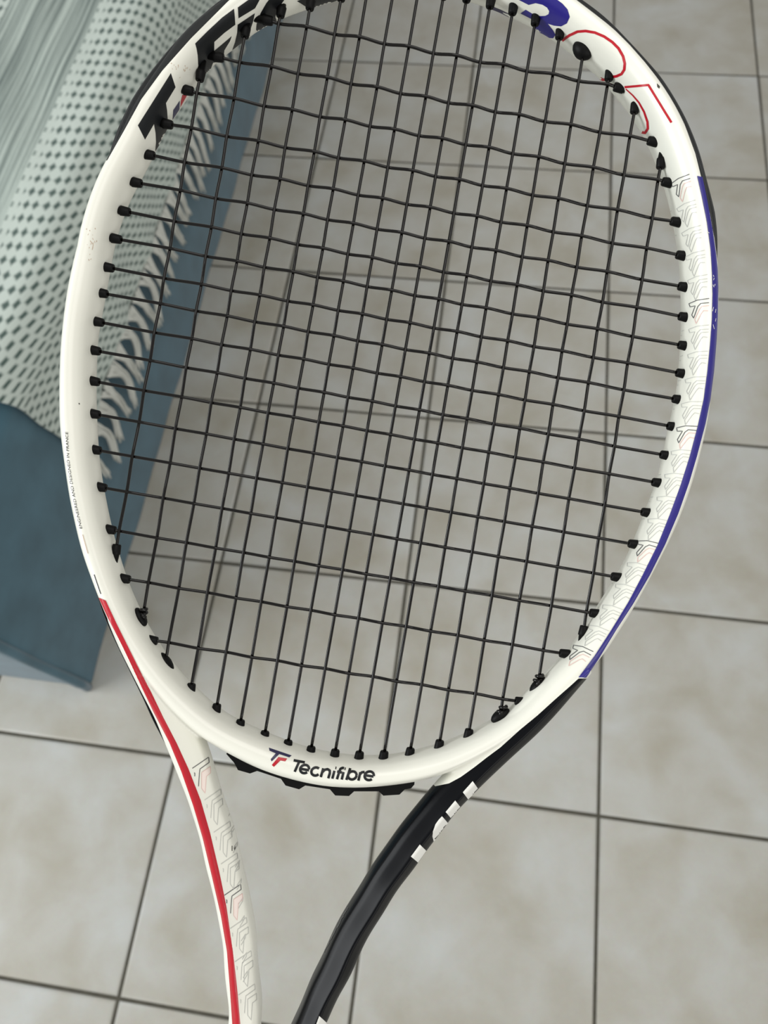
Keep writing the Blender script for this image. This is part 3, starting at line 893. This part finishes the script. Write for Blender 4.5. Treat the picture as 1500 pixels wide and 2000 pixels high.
# scuffs and chips
sc = [[(341, 272), (336, 282), (333, 276), (327, 290)], [(314, 296), (310, 305)], [(176, 470), (182, 478), (180, 488)]]
for k in range(46):
    bx, by, sx, sy = rr.choice(((322, 285, 9, 16), (350, 133, 12, 8), (178, 480, 6, 22), (290, 325, 8, 20)))
    x, y = bx + rr.gauss(0, sx), by + rr.gauss(0, sy)
    sc.append([(x, y), (x + rr.uniform(-2, 2), y + rr.uniform(1, 4))])
prnt('scuff', [stroke2d(q, rr.uniform(0.8, 1.8), 2) for q in sc], M_SCUFF, lift=0.00007, label='brownish scuff marks')
prnt('scuff', [fill2d(sR([(915, 815), (945, 845), (938, 868), (918, 850)]), 2), stroke2d([(154, 787), (155, 790)], 1.8, 1), stroke2d([(459, 1652), (458, 1660)], 2, 1), stroke2d([(453, 1652), (453, 1662)], 1.4, 1)], M_CHIP, lift=0.00009, label='small dark paint chips')
prnt('scuff', [stroke2d(Z(q, 1290, 330, 8), 0.9, 1) for q in ([(730, 985), (760, 1005)], [(820, 1660), (828, 1690)], [(832, 1705), (822, 1740)], [(815, 1810), (830, 1850)], [(845, 1800), (838, 1830)])] + [stroke2d(q, 0.8, 1) for q in ([(1393, 600), (1391, 608)], [(1397, 604), (1396, 611)], [(1392, 634), (1394, 643)], [(1397, 622), (1396, 628)])], M_WPRINT, lift=0.00027, label='tiny white scratches in the blue stripe')

# ---- bumper guard over the head
G_OUT = [(196, 326), (203, 308), (213, 278), (231, 238), (257.5, 194), (284, 153), (328.5, 97), (373, 48.5), (429, 0), (520, -52), (610, -84), (710, -104), (800, -110), (890, -104), (985, -84), (1065, -50), (1138, 0), (1170, 23), (1196, 46), (1216, 67), (1250, 103), (1290, 148), (1316, 188), (1340, 231), (1358, 274), (1368, 302), (1380, 350), (1395, 407), (1404, 455), (1406, 490), (1407.5, 520), (1404, 560)]
def offset_sweep(name, po, thick, zh, m, n=150, parent=racket, taper=0.0):
    a = resample(po, n, 3); vs, fs = [], []
    prof = [(-1, -1), (-0.3, -1), (0, -0.75), (0, 0.75), (-0.3, 1), (-1, 1)]
    for k in range(n):
        tg = a[min(k + 1, n - 1)] - a[max(k - 1, 0)]; tg /= np.linalg.norm(tg)
        nn = np.array((-tg[1], tg[0]))
        if np.dot(nn, a[k] - HC) < 0: nn = -nn
        e = min(1.0, k / 12, (n - 1 - k) / 12) if taper else 1.0
        e = max(e, 0.12)
        nl = np.array((nn[0], -nn[1]))
        q = P(a[k][0], a[k][1], zh * 0.75)
        for r, z in prof:
            vs.append((q.x + nl[0] * r * thick, q.y + nl[1] * r * thick, z * zh * (0.35 + 0.65 * e)))
    c = len(prof)
    for k in range(n - 1):
        for i in range(c):
            j = (i + 1) % c
            fs.append((k * c + i, k * c + j, (k + 1) * c + j, (k + 1) * c + i))
    fs.append(tuple(range(c - 1, -1, -1))); fs.append(tuple(range((n - 1) * c, n * c)))
    o = from_pd(name, vs, fs, m, parent, smooth=False)
    bm = bmesh.new(); bm.from_mesh(o.data); bmesh.ops.recalc_face_normals(bm, faces=bm.faces); bm.to_mesh(o.data); bm.free()
    return o
offset_sweep('bumper_guard', G_OUT, 0.0052, 0.0082, M_BUMPER, taper=1)
# the guard's lip wraps onto the front shoulder of the hoop
np_mesh('guard_lip', *compact(lip), M_BUMPER, bpy.data.objects['bumper_guard'])
# black edge line low on the left side
E_OUT = [(170, 1112), (185, 1152), (197, 1188), (209, 1218), (226.5, 1257), (253, 1311), (280, 1366), (295, 1400), (311, 1432), (333, 1478), (341, 1496)]
offset_sweep('edge_stripe', E_OUT, 0.0016, 0.0030, M_BLACK, 60, taper=1)

# grommet strip with teeth under the bridge
TE = Z([(132, 508), (178, 560), (200, 602), (270, 622), (312, 607), (450, 653), (477, 692), (556, 714), (592, 692), (735, 714), (766, 750), (846, 753), (876, 726), (1020, 726), (1046, 751), (1140, 745), (1172, 714), (1207, 709), (1227, 686)], 400, 1300, 3)
TI = [(810, 1510), (770, 1516), (690, 1520), (640, 1517), (590, 1508), (540, 1494), (490, 1474), (452, 1456)]
def extr(name, poly, z0, z1, m, parent):
    bm = bmesh.new()
    lo = [bm.verts.new(P(u, v, 0) + Vector((0, 0, z0))) for u, v in poly]
    hi = [bm.verts.new(P(u, v, 0) + Vector((0, 0, z1))) for u, v in poly]
    n = len(poly)
    bm.faces.new(lo); bm.faces.new(hi)
    for i in range(n): bm.faces.new((lo[i], lo[(i + 1) % n], hi[(i + 1) % n], hi[i]))
    bmesh.ops.recalc_face_normals(bm, faces=bm.faces)
    bmesh.ops.triangulate(bm, faces=[f for f in bm.faces if len(f.verts) > 4])
    return from_bm(name, bm, m, parent, smooth=False)
extr('grommet_strip', TE + TI, -0.0045, 0.0020, M_RUBBER, racket)

# ---- strings
MAIN = [((391, 149), (227, 1072)), ((479, 64), (281, 1192)), ((548.7, 24), (325, 1283)), ((606, 10), (373, 1344)), ((667, -8), (422.7, 1384)), ((717, -14), (469, 1415)), ((768.5, -16), (516.7, 1437)), ((817, -16), (562, 1454.7)), ((867, -12), (607, 1466.7)), ((912, -6), (654, 1473)), ((958, 6), (701.5, 1477)), ((1002, 18.7), (749.5, 1476)), ((1046, 40), (800.7, 1470)), ((1093.5, 66.7), (858, 1454.7)), ((1139, 104), (915.3, 1433)), ((1190, 148), (979, 1385)), ((1240, 212), (1053, 1322)), ((1291, 320), (1140, 1231))]
CROSS = [((524, 40), (1208, 171)), ((428, 112), (1274, 276)), ((368.7, 177), (1302, 356)), ((328, 242.7), (1319, 433)), ((293, 302.7), (1330, 498.7)), ((268, 357), (1334, 560)), ((245, 413), (1335, 618.7)), ((228, 466.7), (1334, 674.7)), ((213, 522.7), (1330, 729)), ((201, 573), (1323, 780)), ((193, 629), (1312.7, 833)), ((186.7, 685), (1299, 889)), ((185, 745), (1283, 942.7)), ((186, 809), (1262, 1001)), ((188, 879), (1236.7, 1062.7)), ((198.7, 952), (1203, 1127)), ((217, 1034.7), (1160.7, 1198)), ((245, 1130.7), (1102, 1276.7)), ((298.7, 1250.7), (1015, 1370))]
def cross_t(a, b):
    (x1, y1), (x2, y2) = a; (x3, y3), (x4, y4) = b
    d = (x2 - x1) * (y4 - y3) - (y2 - y1) * (x4 - x3)
    t = ((x3 - x1) * (y4 - y3) - (y3 - y1) * (x4 - x3)) / d
    u = ((x3 - x1) * (y2 - y1) - (y3 - y1) * (x2 - x1)) / d
    return t, u
SR = 0.00063
def string_path(line, knots):
    a, b = P(*line[0]), P(*line[1])
    ks = [(0.0, 0.0)] + sorted(knots) + [(1.0, 0.0)]
    pts = []
    for (t0, z0), (t1, z1) in zip(ks, ks[1:]):
        n = 6
        for q in range(n):
            s = q / n; w = (1 - math.cos(math.pi * s)) / 2
            pts.append(a.lerp(b, t0 + (t1 - t0) * s) + Vector((0, 0, z0 + (z1 - z0) * w)))
    pts.append(b.copy())
    return pts
for j, ml in enumerate(MAIN):
    kn = []
    for i, cl in enumerate(CROSS):
        t, u = cross_t(ml, cl)
        if 0.003 < t < 0.997 and 0.003 < u < 0.997:
            kn.append((t, -0.00045 if (i + j + 2) % 2 else 0.00045))
    from_pd('main_string', *tube(string_path(ml, kn), SR, 9), M_STRING, racket)
for i, cl in enumerate(CROSS):
    kn = []
    for j, ml in enumerate(MAIN):
        t, u = cross_t(cl, ml)
        if 0.003 < t < 0.997 and 0.003 < u < 0.997:
            kn.append((t, 0.00078 if (i + j + 2) % 2 else -0.00078))
    from_pd('cross_string', *tube(string_path(cl, kn), SR, 9), M_STRING, racket)

# ---- grommets
def grommet(c, toward, big=False):
    c, toward = P(*c), P(*toward)
    d = (toward - c).normalized()
    prof = [(-0.0062, 0.0014), (-0.0022, 0.0016), (-0.0019, 0.00195), (-0.0009, 0.0019), (0.0014, 0.00170), (0.0018, 0.0015), (0.0018, 0.0007)]
    return from_pd('grommet', *tube([c + d * x for x, _ in prof], [r for _, r in prof], 14), M_RUBBER, racket)
BIG_TOP = {1, 2, 15, 16}; 
for j, (a, b) in enumerate(MAIN):
    if j != 14: grommet(a, b)
    if j not in BIG_TOP: grommet(b, a)
for a, b in CROSS:
    grommet(a, b); grommet(b, a)
def pad(c, long, wide, ang, deep=0.0022):
    bm = bmesh.new()
    bmesh.ops.create_uvsphere(bm, u_segments=20, v_segments=12, radius=1)
    for v in bm.verts:
        x, y, z = v.co
        x = math.copysign(abs(x) ** 1.15, x)
        v.co = (x * long, y * wide, z * deep)
    bm.transform(Matrix.Translation(P(*c)) @ Matrix.Rotation(-ang, 4, 'Z'))
    return from_bm('tie_off_grommet', bm, M_RUBBER, racket)
pad((275, 1205), 0.0041, 0.0019, math.atan2(32, 17), 0.0028)
pad((325.5, 1293), 0.0044, 0.0018, math.atan2(34, 23), 0.0028)
pad((1051, 1338), 0.0043, 0.0021, math.atan2(-34, 36), 0.0028)
pad((977, 1397), 0.0043, 0.0022, math.atan2(-28, 40), 0.0028)
pad((1138, 98), 0.0044, 0.0034, math.atan2(30, 36), 0.0034)
def knot(c, dirn, tail):
    """overhand tie-off: a turn of string around the main with a short cut tail"""
    c = P(*c, 0.0004); t = P(*dirn) - P(750, 1000); t.normalize()
    n = Vector((-t.y, t.x, 0)); z = Vector((0, 0, 1))
    pts = []
    for q in range(29):
        w = q / 28 * 2 * math.pi * 2.0
        pts.append(c + t * (-0.0016 + 0.0034 * q / 28) + (n * math.cos(w) + z * math.sin(w)) * (0.00125 + 0.0003 * math.sin(w * 1.5)))
    p1 = tube(pts, 0.00072, 8)
    tp = P(*tail, 0.0016)
    p2 = tube([c + z * 0.0012, c.lerp(tp, 0.5) + z * 0.0014, tp], 0.0007, 8)
    return from_pd('knot', *join([p1, p2]), M_STRING, racket)
knot((279, 1196), (750 - 0.17 * 100, 1100), (284, 1208))
knot((1052, 1325), (750 - 0.17 * 100, 1100), (1047, 1340))
knot((981, 1386), (750 - 0.17 * 100, 1100), (974, 1396))

# loose end of string between two grommets at the top
# ---- shaft and grip, continuing out of the picture towards the hand
def prism(name, c0, c1, prof0, prof1, m, steps=1):
    a, b = P(*c0), P(*c1); d = (b - a).normalized(); n = Vector((-d.y, d.x, 0))
    vs, fs = [], []
    k = len(prof0)
    for s in range(steps + 1):
        t = s / steps
        for (x0, z0), (x1, z1) in zip(prof0, prof1):
            x, z = x0 + (x1 - x0) * t, z0 + (z1 - z0) * t
            vs.append(a.lerp(b, t) + n * x + Vector((0, 0, z)))
    for s in range(steps):
        for i in range(k):
            j = (i + 1) % k
            fs.append((s * k + i, s * k + j, (s + 1) * k + j, (s + 1) * k + i))
    fs.append(tuple(range(k - 1, -1, -1))); fs.append(tuple(range(steps * k, (steps + 1) * k)))
    return from_pd(name, vs, fs, m, racket, smooth=False)
def octa(w, h): return [(w * x, h * y) for x, y in ((1, .45), (.5, 1), (-.5, 1), (-1, .45), (-1, -.45), (-.5, -1), (.5, -1), (1, -.45))]
ax = lambda y: (543 - 0.176 * (y - 1990), y)
prism('shaft', ax(2265), ax(2560), octa(0.0132, 0.0104), octa(0.0140, 0.0125), M_BLACK, 6)
prism('grip_collar', ax(2550), ax(2620), octa(0.0150, 0.0135), octa(0.0165, 0.0150), M_RUBBER, 2)
prism('grip', ax(2600), ax(3520), octa(0.0165, 0.0150), octa(0.0175, 0.0158), M_GRIP, 24)
prism('butt_cap', ax(3500), ax(3560), octa(0.0185, 0.0170), octa(0.0200, 0.0185), M_RUBBER, 2)
